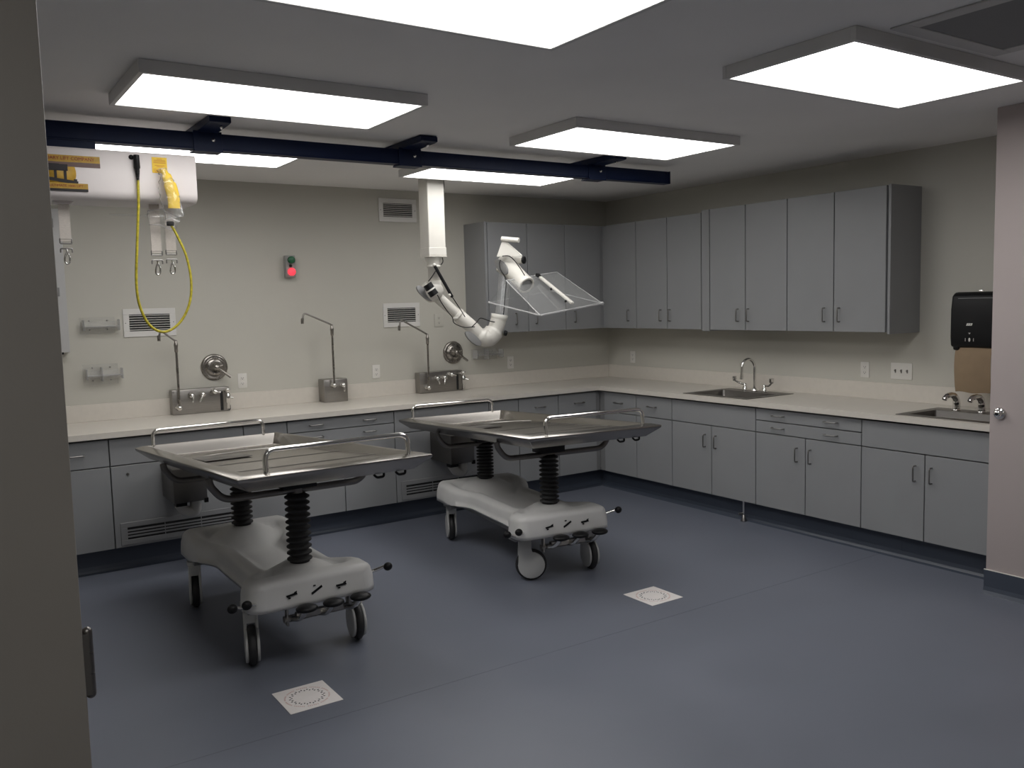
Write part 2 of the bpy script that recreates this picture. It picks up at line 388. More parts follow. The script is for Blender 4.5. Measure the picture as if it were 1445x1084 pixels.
# gooseneck tap with wrist blades
fx, fy = -.212, -2.085
t = thing('gooseneck_tap', 'chrome gooseneck tap with two wrist-blade handles', 'tap', (fx, fy, ZK+.004))
zr = ZK+.0042
m = MB().lathe([(0,0),(.026,0),(.026,.006),(.018,.022),(.012,.03),(.0,.03)], (fx, fy, zr))
arc = [(fx, fy, zr+.02), (fx, fy, zr+.19)] + [(fx-.062+.062*math.cos(a), fy+.012*(1-math.cos(a)), zr+.19+.075*math.sin(a)) for a in [PI*i/12 for i in range(1, 13)]] + [(fx-.126, fy+.026, zr+.13)]
m.tube(arc, .0118, 12); m.build('spout', CHR, t)
MB().cyl((fx-.125, fy+.0255, zr+.137), (fx-.127, fy+.0265, zr+.105), .0135, n=16).build('aerator', CHR, t)
for sgn, y in ((1, fy+.1), (-1, fy-.1)):
    h = MB().lathe([(0,0),(.024,0),(.024,.006),(.017,.03),(.011,.045),(.012,.058),(0,.062)], (fx, y, zr))
    h.build('valve', CHR, t)
    b = MB().tube(spline([(fx, y, zr+.053), (fx+.01*sgn, y+.05*sgn, zr+.055), (fx-.02, y+.085*sgn, zr+.08), (fx-.025, y+.092*sgn, zr+.115)], 6), [.0075]*6+[.008]*7+[.019]*6, 10)
    b.build('blade', CHR, t)
# two low curved taps at the second sink
for y, lab in ((-3.80, 'low curved chrome tap at second sink, the left one'), (-3.965, 'low curved chrome tap at second sink, next to the rose wall')):
    x = -.268
    t = thing('curved_tap', lab, 'tap', (x, y, ZK+.004), 'curved taps at the second sink')
    MB().lathe([(0,0),(.028,0),(.028,.005),(.022,.012),(0,.012)], (x, y, zr)).build('flange', CHR, t)
    MB().tube(spline([(x, y, zr+.008), (x, y, zr+.05), (x-.012, y+.002, zr+.085), (x-.05, y+.006, zr+.105), (x-.1, y+.012, zr+.098), (x-.118, y+.014, zr+.078)], 6), [.023]*8+[.021]*8+[.017]*8+[.015]*7, 14).build('spout', CHR, t)
    MB().ball((x-.012, y-.012, zr+.045), .010).build('sensor', BLK, t)

# ------------------------------------------------------------------ water stations on the counter
def knob4(m, c, r=.025):      # round hub and a lever, facing the room (-y)
    x, y, z = c
    m.lathe([(0,0),(r*.95,0),(r,.006),(r*.62,.012),(r*.55,.028),(r*.8,.034),(r*.75,.046),(0,.05)], c, (0,-1,0), 16)
def station(x0, x1, yf, zt, label, pipe, knobs, breaker, grp):
    t = thing('water_station', label, 'tap', ((x0+x1)/2, yf/2, ZK), grp)
    MB().box(x0, x1, yf, -.0225, ZK+.0005, zt).build('housing', SS, t, bevel=.006)
    sc = MB()
    for a in (x0+.012, x1-.012): sc.ball((a, yf-.001, zt-.014), .0045)
    sc.build('screw', PULL, t)
    px, zb, pz, ex, ez, tx, tz, bz = pipe; yp = yf - .045
    MB().lathe([(0,0),(.024,0),(.024,.006),(.014,.014),(.013,.04),(0,.045)], (px, yf, zb), (0,-1,0), 16).ball((px, yp, zb), .02).build('elbow', CHR, t)
    MB().cyl((px, yp, zb), (px, yp, pz), .0085, n=12).build('riser', NICK, t)
    MB().lathe([(.0085,-.06),(.013,-.055),(.013,-.02),(.015,-.015),(.015,.0),(.011,.01),(.010,.03),(0,.032)], (px, yp, pz), (0,0,1), 16).build('swivel', NICK, t)
    path = fillet([(px, yp, pz), (px, yp, ez), (tx, yp-.02, tz), (tx-.012, yp-.02, bz)], .035, 6)
    s = MB().tube(path, .0075, 10); s.build('swing_spout', SS, t)
    MB().cyl((tx-.011, yp-.02, bz+.03), (tx-.0125, yp-.02, bz-.012), .0115, n=14).build('aerator', NICK, t)
    for kx, kz, lev in knobs:
        m = MB(); knob4(m, (kx, yf, kz))
        m.tube([(kx, yf-.04, kz), (kx+lev[0]*.5, yf-.05, kz+lev[1]*.5), (kx+lev[0], yf-.048, kz+lev[1])], [.009, .008, .007], 8)
        m.build('knob', CHR, t)
    if breaker:
        bx = breaker; m = MB().lathe([(0,0),(.016,0),(.016,.01),(.01,.014),(.01,.05),(0,.052)], (bx, yf, zt-.03), (0,-1,0), 14)
        m.lathe([(0,-.135),(.012,-.135),(.012,-.09),(.018,-.085),(.019,-.03),(.012,-.02),(.013,.0),(.02,.006),(.018,.02),(0,.024)], (bx, yf-.05, zt-.03), (0,0,1), 16)
        m.tube([(bx, yf-.05, zt-.07), (bx+.035, yf-.075, zt-.085)], .007, 8)
        m.build('vacuum_breaker', CHR, t)
        MB().box(bx-.045, bx-.024, yf-.0015, yf+.002, ZK+.01, zt-.035).box(bx+.012, bx+.03, yf-.002, yf, ZK+.01, ZK+.045).build('slot', DARK, t)
    return t
grp = 'stainless water stations along the back counter'
station(-4.303, -3.878, -.10, 1.131, 'long stainless water station with swing spout behind the left table', (-4.262, 1.0, 1.475, -4.23, 1.497, -4.37, 1.585, 1.515),
        [(-4.165, 1.085, (.0, -.05)), (-4.085, 1.088, (-.03, -.055)), (-3.995, 1.103, (.035, -.008))], -3.905, grp)
station(-3.13, -2.925, -.15, 1.131, 'small square stainless water station with tall swing spout, the middle one', (-3.06, 1.085, 1.548, -3.045, 1.575, -3.30, 1.682, 1.605),
        [(-2.975, 1.08, (.0, -.05))], None, grp)
station(-2.235, -1.80, -.11, 1.126, 'long stainless water station with swing spout behind the right table', (-2.17, .995, 1.435, -2.14, 1.462, -2.435, 1.60, 1.518),
        [(-2.075, 1.07, (.01, -.05)), (-2.0, 1.072, (-.02, -.055)), (-1.93, 1.095, (.035, -.008))], -1.82, grp)

# ------------------------------------------------------------------ wall fittings
def shower_valve(x, z, label):
    t = thing('shower_valve', label, 'valve', (x, 0, z), 'round lever valves on the back wall')
    MB().lathe([(.102,0),(.102,.006),(.096,.014),(.083,.02),(.079,.016),(.070,.019),(.066,.03),(.045,.034),(.0,.034)], (x,-.001,z), (0,-1,0), 40).build('escutcheon', NICK, t)
    MB().lathe([(.04,.03),(.038,.052),(.026,.056),(.024,.082),(.018,.09),(0,.093)], (x,-.001,z), (0,-1,0), 24).build('hub', NICK, t)
    m = MB().tube([(x, -.07, z), (x+.05, -.088, z-.04), (x+.098, -.092, z-.078)], [.013, .0095, .0105], 12)
    m.tube([(x, -.075, z), (x+.045, -.085, z+.018)], [.007, .004], 8); m.build('lever', NICK, t)
shower_valve(-3.956, 1.280, 'round brushed-metal lever valve above the left water station')
shower_valve(-1.831, 1.282, 'round brushed-metal lever valve above the right water station')

def outlet(run, u, z, label, kind='duplex', w=.072, h=.116, pm=None):
    pm = pm or PLATE
    t = thing('wall_outlet' if kind == 'duplex' else 'light_switch', label, 'outlet' if kind == 'duplex' else 'switch', RP(run, u, 0, z), 'white wall plates' if kind == 'duplex' else None)
    m = MB(); RB(run, m, u-w/2, u+w/2, .0005, .006, z-h/2, z+h/2); m.build('plate', pm, t, bevel=.002)
    if kind == 'duplex':
        for dz in (-.021, .021):
            o = MB(); RB(run, o, u-.017, u+.017, .006, .0075, z+dz-.014, z+dz+.014); s = o.build('socket', pm, t, bevel=.002)
            q = MB()
            for du in (-.007, .007): RB(run, q, u+du-.0013, u+du+.0013, .0074, .0079, z+dz-.002, z+dz+.007)
            RB(run, q, u-.003, u+.003, .0074, .0079, z+dz-.010, z+dz-.005); q.build('slot', DARK, s)
    else:
        for du in (-.046, 0, .046):
            o = MB(); RB(run, o, u+du-.0055, u+du+.0055, .006, .0072, z-.013, z+.013)
            RB(run, o, u+du-.004, u+du+.004, .006, .017, z-.002, z+.011); o.build('toggle', PULL, t, bevel=.0015, seg=1)
outlet('back', -3.745, 1.159, 'white outlet plate between the left lever valve and the middle station')
outlet('back', -2.596, 1.157, 'white outlet plate between the middle and right water stations')
outlet('back', -1.209, 1.154, 'white outlet plate under the back wall cabinets')
outlet('back', -1.966, 1.577, 'beige outlet plate behind the exhaust arm', w=.09, h=.115, pm=WALL)
outlet('right', -.377, 1.153, 'white outlet plate on right wall near the inner corner')
outlet('right', -2.95, 1.153, 'white outlet plate on right wall beside the triple switch')
outlet('right', -3.244, 1.156, 'white triple light switch plate on right wall', 'switch', .165, .118)

def wall_grille(x0, x1, z0, z1, label, n=7):
    t = thing('wall_vent', label, 'vent', ((x0+x1)/2, 0, z0), 'white louvred wall vents')
    b = .042
    m = MB().box(x0, x1, -.009, -.0005, z0, z0+b).box(x0, x1, -.009, -.0005, z1-b, z1).box(x0, x0+b, -.009, -.0005, z0+b, z1-b).box(x1-b, x1, -.009, -.0005, z0+b, z1-b)
    m.build('frame', GRILLE, t, bevel=.002, seg=1)
    MB().box(x0+b-.004, x1-b+.004, -.0025, -.0005, z0+b-.004, z1-b+.004).build('opening', DARK, t)
    H = (z1-z0-2*b)/n
    for k in range(n):
        zc = z0+b+(k+.5)*H
        MB().obox(((x0+x1)/2, -.008, zc), ((x1-x0)/2-b, 0, 0), (0, .0065, -H*.13), (0, .0010, .0014)).build('louvre', GRILLE, t)
    sc = MB()
    for a in (x0+.016, x1-.016): sc.ball((a, -.009, (z0+z1)/2), .004)
    sc.build('screw', PULL, t)
wall_grille(-4.588, -4.221, 1.536, 1.742, 'white louvred wall vent behind the hanging yellow cord')
wall_grille(-2.514, -2.155, 2.434, 2.632, 'white louvred wall vent high up near the ceiling')
wall_grille(-2.511, -2.158, 1.531, 1.738, 'white louvred wall vent behind the right swing spout')

# emergency start/stop box
t = thing('push_button_box', 'grey push-button box with green and lit red buttons on wall', 'switch', (-3.325, 0, 1.96))
MB().box(-3.367, -3.289, -.062, -.0005, 1.963, 2.138).build('box', GREYP, t, bevel=.005)
sc = MB()
for a in (-3.357, -3.299):
    for b in (1.972, 2.129): sc.ball((a, -.0625, b), .0035)
sc.build('screw', PULL, t)
MB().lathe([(0,0),(.026,0),(.026,.006),(.029,.010),(.029,.026),(.024,.03),(0,.031)], (-3.328, -.062, 2.100), (0,-1,0)).build('start_button', GRN, t)
MB().lathe([(0,0),(.011,0),(.011,.012),(.006,.014),(0,.015)], (-3.333, -.062, 2.054), (0,-1,0)).build('selector', BLK, t)
MB().lathe([(0,0),(.028,0),(.030,.008),(.030,.022),(.024,.028),(0,.03)], (-3.328, -.062, 2.007), (0,-1,0)).build('stop_button', REDL, t)

# clear acrylic wall holders
def holder(x0, x1, z0, z1, label, split=False):
    t = thing('acrylic_holder', label, 'holder', ((x0+x1)/2, 0, z0), 'clear acrylic wall holders')
    MB().box(x0, x1, -.0045, -.0005, z0, z1).build('back_plate', ACRM, t)
    zs = (z0+z1)/2 - .004
    MB().box(x0+.02, x1+.02, -.085, -.0045, zs-.0045, zs).build('shelf', ACRE, t)
    MB().box(x0+.02, x1+.02, -.089, -.085, zs-.02, zs+.035).build('front_lip', ACRM, t)
    for a in (x0+.018, x1+.018): MB().box(a, a+.004, -.085, -.0045, zs-.03, zs+.045).build('side', ACRE, t)
    if split: MB().box((x0+x1)/2, (x0+x1)/2+.004, -.085, -.0045, zs-.045, zs+.055).build('divider', ACRE, t)
    m = MB()
    for a in (x0+.065, x1-.05):
        for b in (z1-.025, z0+.03): m.ball((a, -.005, b), .0055)
    m.build('screw', PULL, t)
holder(-4.878, -4.645, 1.570, 1.688, 'clear acrylic wall holder, upper one beside the doorway edge')
holder(-4.878, -4.645, 1.205, 1.352, 'clear acrylic wall holder with divider, lower one beside the doorway edge', True)
holder(-1.64, -1.36, 1.20, 1.30, 'clear acrylic wall holder below the exhaust arm elbow', True)

# paper towel dispenser and towel
t = thing('towel_dispenser', 'black paper towel dispenser on right wall beside rose wall', 'dispenser', (-.12, -3.85, 1.34))
y0, y1 = -4.115, -3.727
MB().prism([(-.001, 1.36), (-.001, 1.70), (-.19, 1.712), (-.225, 1.69), (-.238, 1.60), (-.24, 1.42), (-.232, 1.355), (-.17, 1.348)], y0, y1, 'y').build('case', BLK, t, bevel=.018, seg=4)
MB().box(-.228, -.14, y1-.055, y1-.015, 1.335, 1.37).box(-.228, -.14, y0+.015, y0+.055, 1.335, 1.37).build('jaw', BLK, t, bevel=.012, seg=3)
MB().box(-.2345, -.232, y0+.05, y1-.05, 1.668, 1.672).build('seam', GREYD, t)
MB().box(-.06, -.045, -3.845, -3.815, 1.70, 1.722).build('key', CHR, t, bevel=.003)
mk = MB()
for q in range(3): mk.obox((-.2412, -3.845-.013*q, 1.503), (.0012, 0, 0), (0, .005, 0), (0, -.003, .008))
mk.build('emblem', PLATE, t)
mk = MB().prism([(-3.853, 1.450), (-3.867, 1.450), (-3.860, 1.440)], -.2425, -.2405, 'x')
mk.ball((-.2412, -3.86, 1.405), .010, (.2, .7, 1.3)).box(-.2422, -.2405, -3.835, -3.832, 1.395, 1.415).box(-.2422, -.2405, -3.888, -3.885, 1.395, 1.415)
mk.build('symbol', PLATE, t)
sheet = []
TH = [(-.205, 1.36), (-.222, 1.30), (-.226, 1.22), (-.218, 1.13), (-.205, 1.062)]
m = MB(); n = 8; rows = spline([(a, 0, b) for a, b in TH], 5)
for off in (0, .0012):
    pass
vs = []; R = len(rows)
for p in rows:
    for q in range(n+1):
        w = q/n; y = -3.755 - .235*w; vs.append((p.x + .010*math.sin(w*PI)*(-1) + .02*(1-abs(2*w-1))*0, y, p.z + (.004*math.sin(9*w) if p.z < 1.07 else 0)))
m.add(vs, [(i*(n+1)+q, i*(n+1)+q+1, (i+1)*(n+1)+q+1, (i+1)*(n+1)+q) for i in range(R-1) for q in range(n)], True)
m.add([(v[0]+.0012, v[1], v[2]) for v in vs], [(i*(n+1)+q, (i+1)*(n+1)+q, (i+1)*(n+1)+q+1, i*(n+1)+q+1) for i in range(R-1) for q in range(n)], True)
m.build('paper_towel', TOWEL, t)

# round chrome bumper on the rose wall
t = thing('wall_bumper', 'small round chrome bumper knob on the rose wall edge', 'knob', (-.875, -4.388, 1.036))
MB().lathe([(0,0),(.033,0),(.033,.008),(.028,.014),(.02,.014),(.02,.03),(.016,.036),(0,.036)], (-.8755, -4.388, 1.036), (-1,0,0), 28).build('rose', CHR, t)
MB().lathe([(0,.036),(.009,.036),(.008,.039),(0,.039)], (-.8755, -4.388, 1.036), (-1,0,0), 16).build('keyway', BLK, t)

# pipe stub below the cabinets
t = thing('pipe_stub', 'short chrome pipe between floor and cabinets under the right run', 'pipe', (-.672, -2.375, 0))
MB().cyl((-.672, -2.375, .001), (-.672, -2.375, .163), .0095, n=14).build('pipe', CHR, t)
MB().lathe([(.0,.0),(.024,.0),(.024,.006),(.014,.02),(.014,.05),(.0,.05)], (-.672, -2.375, .001)).cyl((-.672, -2.375, .06), (-.715, -2.365, .062), .008, n=10).build('flange', PULL, t)

# drain boxes on the panelled cabinets
for x0, lab in ((-4.535, 'dark steel drain box with elbow pipe under the left table'), (-2.475, 'dark steel drain box with elbow pipe under the right table')):
    t = thing('drain_box', lab, 'drain box', (x0+.11, -.88, .47), 'drain boxes on the panelled cabinets')
    x1 = x0+.21
    MB().box(x0, x1, -1.045, -.7095, .475, .70).build('box', SSD, t, bevel=.004)
    MB().box(x1-.02, x1+.004, -1.05, -1.03, .46, .49).build('foot', BLK, t)
    MB().cyl((x0+.05, -.97, .476), (x0+.05, -.97, .44), .022, n=16).box(x0+.02, x0+.09, -1.0, -.93, .445, .474).build('coupling', BLK, t)
    MB().tube(fillet([(x0+.05, -.96, .455), (x0+.085, -.96, .40), (x0+.15, -.965, .385), (x0+.15, -.965, .476)], .06, 8), .036, 16).build('elbow_pipe', PIPEW, t)

# ------------------------------------------------------------------ ceiling light panels
lights = [(-5.7, -7.2, 'added out of view in the entrance passage to light the doorway edge'), (-4.41, -4.51, 'first row nearest the camera, on the left'), (-2.225, -4.52, 'nearest row on the right, beside the ceiling vent'),  # passage panel is an unseen addition that brightens the doorway jamb
          (-4.39, -2.85, 'second row on the left, in front of the blue rail'), (-2.165, -2.775, 'second row on the right, in front of the blue rail'),
          (-4.39, -1.40, 'last row on the left, above the hoist'), (-2.195, -1.36, 'last row on the right, above the exhaust arm column')]
for x, y, w in lights:
    t = thing('ceiling_light', 'flat white ceiling light panel, ' + w, 'light', (x, y, ZC), 'flat ceiling light panels')
    a, b, zb, fl = .64, .327, ZC-.054, .022
    m = MB().box(x-a, x+a, y-b, y-b+fl, zb, ZC-.001).box(x-a, x+a, y+b-fl, y+b, zb, ZC-.001).box(x-a, x-a+fl, y-b+fl, y+b-fl, zb, ZC-.001).box(x+a-fl, x+a, y-b+fl, y+b-fl, zb, ZC-.001)
    m.build('frame', LMETAL, t, bevel=.0015, seg=1)
    MB().box(x-a+fl, x+a-fl, y-b+fl, y+b-fl, zb+.004, zb+.012).build('diffuser', EMIT, t)

# ceiling return grille
t = thing('ceiling_vent', 'square ceiling vent with dark mesh beside the nearest light', 'vent', (-2.35, -5.24, ZC))
x0, x1, y0, y1, b = -2.715, -1.97, -5.62, -4.885, .072
MB().box(x0, x1, y0, y0+b, ZC-.008, ZC-.0005).box(x0, x1, y1-b, y1, ZC-.008, ZC-.0005).box(x0, x0+b, y0+b, y1-b, ZC-.008, ZC-.0005).box(x1-b, x1, y0+b, y1-b, ZC-.008, ZC-.0005).build('frame', mat('vent_frame', (.55, .54, .53), .6), t, bevel=.002, seg=1)
MB().box(x0+b, x1-b, y0+b, y1-b, ZC-.004, ZC-.0008).build('mesh', mat('vent_mesh', (.22, .22, .225), .7, noise=.05, nscale=200), t)

# ------------------------------------------------------------------ ceiling rail and body hoist
RY = -2.01
t = thing('lift_rail', 'long navy blue ceiling rail running across the room', 'rail', (-3.5, RY, 2.54))
MB().box(-6.5, -1.10, RY-.034, RY+.034, 2.575, 2.658).build('beam', NAVY, t, bevel=.003, seg=1)
MB().box(-6.5, -1.10, RY-.036, RY+.036, 2.569, 2.5745).build('flange', NAVY, t)
MB().box(-1.10, -1.094, RY-.036, RY+.036, 2.569, 2.660).ball((-1.135, RY-.035, 2.643), .006).build('end_cap', NAVY, t)
for xb in (-4.47, -3.265, -1.80):
    h = MB().prism([(RY-.26, 2.664), (RY-.29, 2.668), (RY-.29, 2.695), (RY-.275, 2.7035), (RY+.275, 2.7035), (RY+.29, 2.695), (RY+.29, 2.668), (RY+.26, 2.664), (RY+.05, 2.659), (RY-.05, 2.659)], xb-.055, xb+.055, 'x')
    hg = h.build('hanger', NAVY, t, bevel=.003, seg=1)
    MB().box(xb-.075, xb+.075, RY-.042, RY-.0365, 2.562, 2.666).box(xb-.075, xb+.075, RY+.0365, RY+.042, 2.562, 2.666).box(xb-.075, xb+.075, RY-.05, RY+.05, 2.558, 2.5685).build('clamp', NAVY, hg, bevel=.002, seg=1)
    MB().lathe([(0,0),(.011,0),(.011,.004),(.007,.005),(.007,.009),(0,.01)], (xb+.03, RY-.042, 2.62), (0,-1,0), 12).ball((xb+.03, RY-.20, 2.656), .008).ball((xb+.02, RY-.23, 2.656), .008).build('bolt', CHR, hg)

HY0, HY1, HX0, HX1, HZ0, HZ1 = -2.18, -1.84, -6.1, -4.572, 2.268, 2.512
t = thing('body_hoist', 'white box hoist hanging under the blue rail beside the doorway', 'hoist', (-5.2, RY, HZ0))
r = .045
pr = [(HY0, HZ1-.015), (HY0+.01, HZ1), (HY1-.01, HZ1), (HY1, HZ1-.015)]
pr += [(HY1-r+r*math.cos(a), HZ0+r-r*math.sin(a)) for a in [PI/2*i/8 for i in range(9)]]
pr += [(HY0+r-r*math.sin(a), HZ0+r-r*math.cos(a)) for a in [PI/2*i/8 for i in range(9)]]
MB().prism(pr, HX0, HX1, 'x').build('cover', HOIST, t, bevel=.006)
MB().box(-5.9, -4.72, RY-.05, RY+.05, HZ1, HZ1+.014).build('top_plate', HOIST, t, bevel=.002, seg=1)
MB().box(-5.9, -5.7, RY-.02, RY+.02, HZ1+.014, 2.5685).box(-5.3, -5.02, RY-.03, RY+.03, HZ1+.014, 2.5685).build('trolley', NAVY, t)
yf = HY0 - .001
FM = lambda x, z: Matrix.Translation((x, yf-.0015, z)) @ Matrix.Rotation(PI/2, 4, 'X')
# sign on the hoist cover: gold band with red words, dark band, round emblem and lower band
sg = MB().box(-5.43, -5.028, yf-.001, yf+.001, 2.440, 2.472).build('sign_band', GOLD, t)
lettering('lettering', 'MORTUARY LIFT COMPANY', .0225, RED, sg, FM(-5.187, 2.456), .268)
MB().box(-5.43, -5.028, yf-.001, yf+.001, 2.418, 2.4395).build('sign_stripe', TAN, t)
em = MB().lathe([(0,.0008),(.082,.0008),(.082,-.001)], (-5.218, yf, 2.387), (0,-1,0), 40).build('emblem', GOLD, t)
em2 = MB().box(-5.278, -5.172, yf-.002, yf-.0009, 2.397, 2.428)
for a in (-5.270, -5.226, -5.184): em2.box(a-.006, a+.006, yf-.002, yf-.0009, 2.352, 2.40)
em2.obox((-5.205, yf-.0015, 2.352), (.075, 0, -.010), (0, .0006, 0), (.001, 0, .008)).box(-5.148, -5.134, yf-.002, yf-.0009, 2.335, 2.36)
em2.obox((-5.258, yf-.0015, 2.42), (.05, 0, -.0), (0, .0006, 0), (0, 0, .010)).build('emblem_figure', INK, em)
lo = MB().box(-5.375, -5.088, yf-.0022, yf+.001, 2.314, 2.340).build('sign_band', GOLD, t)
lettering('lettering', 'ULTIMATE 1000 LIFT', .016, RED, lo, FM(-5.182, 2.327) @ Matrix.Translation((0,0,.001)), .145)
MB().box(-5.375, -5.088, yf-.0022, yf+.001, 2.302, 2.3138).build('sign_stripe', INK, t)
wl = MB().box(-4.788, -4.716, yf-.001, yf+.001, 2.412, 2.490).build('warning_label', YEL, t)
m = MB()
for i, wd in enumerate((.024, .054, .058, .058, 0, .046, .03, 0, .060, .056, .05)):
    if wd: m.box(-4.752-wd/2, -4.752+wd/2, yf-.0016, yf-.0009, 2.481-i*.0064-.0011, 2.481-i*.0064+.0011)
m.build('label_text', mat('label_red', (.55, .16, .01), .6), wl)
MB().lathe([(0,0),(.012,0),(.012,.003),(.008,.008),(0,.009)], (-4.884, yf, 2.482), (0,-1,0), 16).build('button', BLK, t)
pl = MB().tube([(-4.862, yf-.012, 2.492), (-4.862, yf-.014, 2.43), (-4.861, yf-.012, 2.425)], [.014, .015, .013], 12)
for i in range(7): pl.tube([(-4.861, yf-.012, 2.422-i*.008), (-4.861, yf-.012, 2.416-i*.008)], [.0115-.0007*i, .0115-.0007*i], 10)
pl.build('plug', BLK, t)
def hook(p, st):
    x, y, z = p
    MB().tube(fillet([(x-.026,y,z),(x+.026,y,z),(x+.026,y,z+.024),(x-.026,y,z+.024),(x-.026,y,z)], .004, 3), .0035, 8).tube(fillet([(x-.026,y,z-.045),(x-.026,y,z-.025),(x+.026,y,z-.025),(x+.026,y,z-.045)], .006, 3), .0035, 8).build('buckle', PULL, st)
    MB().tube(spline([(x,y,z-.026),(x+.004,y,z-.045),(x+.012,y,z-.065),(x+.011,y,z-.09),(x,y,z-.10),(x-.010,y,z-.09),(x-.008,y,z-.066),(x,y,z-.045)], 5), .0045, 8).build('snap_hook', CHR, st)
for x, y, z in ((-5.185, -2.05, 2.075), (-4.765, -2.06, 2.02), (-4.690, -2.05, 2.025)):
    m = MB().box(x-.025, x+.025, y-.0016, y+.0016, z, HZ0+.002); m.box(x-.025, x+.025, y-.004, y-.0018, z+.01, z+.05)
    st = m.build('strap', WEB, t)
    hook((x, y, z-.012), st)
MB().prism([(-5.235, HZ0+.002), (-5.215, HZ0+.002), (-5.155, HZ0+.002), (-5.135, HZ0+.002), (-5.158, HZ0-.014), (-5.212, HZ0-.014)], -2.07, -2.03, 'y').build('strap_guide', HOIST, t)
MB().box(-4.98, -4.80, -2.065, -2.055, 2.205, 2.213).build('spreader', ACRM, t)

# yellow hand control hanging in a clear bag
t = thing('hand_control', 'yellow hand control in clear bag hanging from the hoist', 'remote control', (-4.72, -2.215, 2.25))
hp = spline([(-4.742, -2.205, 2.425), (-4.722, -2.215, 2.375), (-4.704, -2.222, 2.30), (-4.702, -2.222, 2.235)], 6)
hb = MB().tube(hp, [.016]*4+[.024]*4+[.031]*5+[.030]*6, 14)
hb.xf(Matrix.Translation((0, -2.215, 0)) @ Matrix.Diagonal((1, .45, 1, 1)) @ Matrix.Translation((0, 2.215, 0)))
hb.build('handset', YELH, t)
bg = MB().tube(spline([(-4.75, -2.205, 2.43), (-4.735, -2.212, 2.37), (-4.72, -2.212, 2.29), (-4.70, -2.212, 2.19)], 5), [.02]*5+[.040]*5+[.046]*6, 12)
bg.xf(Matrix.Translation((0, -2.215, 0)) @ Matrix.Diagonal((1, .55, 1, 1)) @ Matrix.Translation((0, 2.215, 0)))
bg.tube([(-4.80, -2.085, 2.195), (-4.74, -2.10, 2.20), (-4.665, -2.10, 2.165)], [.036, .045, .038], 12)
for i, v in enumerate(bg.v): bg.v[i] = v + Vector((random.uniform(-.006, .006), random.uniform(-.004, .004), random.uniform(-.006, .006)))
bg.build('bag', BAG, t)
MB().box(-4.722, -4.686, -2.135, -2.115, 2.155, 2.178).build('grommet', BLK, t, bevel=.004)
CP = [(-4.861, HY0-.013, 2.37), (-4.866, HY0-.013, 2.25), (-4.882, -2.18, 2.05), (-4.893, -2.16, 1.86), (-4.88, -2.15, 1.74), (-4.835, -2.14, 1.645), (-4.765, -2.13, 1.612), (-4.69, -2.13, 1.655), (-4.635, -2.13, 1.75), (-4.618, -2.13, 1.87), (-4.635, -2.13, 2.0), (-4.672, -2.128, 2.10), (-4.703, -2.125, 2.165)]
MB().tube(spline(CP, 8), .0068, 8).build('cord', CORD, t)

# ------------------------------------------------------------------ exhaust arm with clear hood
cx, cy = -2.462, -.84
t = thing('exhaust_arm', 'white jointed exhaust arm with clear hood hanging from the ceiling', 'exhaust arm', (cx, cy, ZC))
a = .073
MB().box(cx-a, cx+a, cy-a, cy+a, 2.085, ZC-.001).build('duct', WARM, t, bevel=.004, seg=1)
MB().box(cx-a-.004, cx+a+.004, cy-a-.004, cy+a+.004, 2.095, 2.155).box(cx-a-.007, cx+a+.007, cy-a-.007, cy+a+.007, 2.083, 2.092).build('collar', WARM, t, bevel=.002, seg=1)
MB().lathe([(.07,2.085),(.052,2.05),(.046,2.03),(.047,2.022),(.055,2.02),(.055,2.006),(.046,2.004),(.046,1.82),(.0,1.80)], (cx, cy, 0), (0,0,1), 28).build('swivel', WARM, t)
J1 = Vector((-2.49, -.80, 1.835)); E1 = Vector((-2.06, -.88, 1.455)); U1v = Vector((-1.777, -.833, 2.025))
# knuckle one
MB().tube(spline([(cx-.002, cy, 1.90), (cx, cy+.0, 1.82), (cx-.02, cy+.02, 1.79), J1 + Vector((.0,.02,-.01))], 5), .056, 18).ball((cx-.005, cy+.005, 1.825), .078).build('knuckle', WARM, t)
dd = (E1-J1).normalized()
mid = J1.lerp(E1, .55)
MB().tube([J1 - dd*.055, J1, mid], [.040, .046, .041], 18).build('arm_tube', WARM, t)
MB().tube([J1.lerp(E1, .50), J1.lerp(E1, .51), J1.lerp(E1, .86)], [.046, .054, .054], 18).lathe([(.054,0),(.058,.002),(.058,.012),(.054,.014)], J1.lerp(E1, .53), dd, 24).build('arm_sleeve', WARM, t)
MB().box(-2.33, -2.285, -.895, -.885, 1.60, 1.615).build('clip', WARM, t, bevel=.002)
nrm = Vector((-.55, -.62, -.56)).normalized()
def disc(c, ax, ay, n, th, name, m, par):
    ax, ay, n = Vector(ax), Vector(ay), Vector(n).normalized(); q = MB(); N = 24; c = Vector(c)
    ring = [c + ax*math.cos(2*PI*i/N) + ay*math.sin(2*PI*i/N) for i in range(N)]
    q.add([v - n*th for v in ring] + [v + n*th for v in ring], [list(range(N))[::-1], list(range(N, 2*N))] + [(i, (i+1) % N, N+(i+1) % N, N+i) for i in range(N)])
    return q.build(name, m, par, bevel=.004)
perp = dd.cross(nrm).normalized()
disc(J1 + Vector((-.055, -.035, -.03)), dd*.085, dd.cross(Vector((.3,-.9,-.1))).normalized()*.034, dd.cross(dd.cross(Vector((.3,-.9,-.1)))), .010, 'joint_plate', GREYD, t)
disc(E1 + Vector((-.12, -.055, -.015)), dd*.085, dd.cross(Vector((.3,-.9,-.1))).normalized()*.034, dd.cross(dd.cross(Vector((.3,-.9,-.1)))), .010, 'joint_plate', GREYD, t)
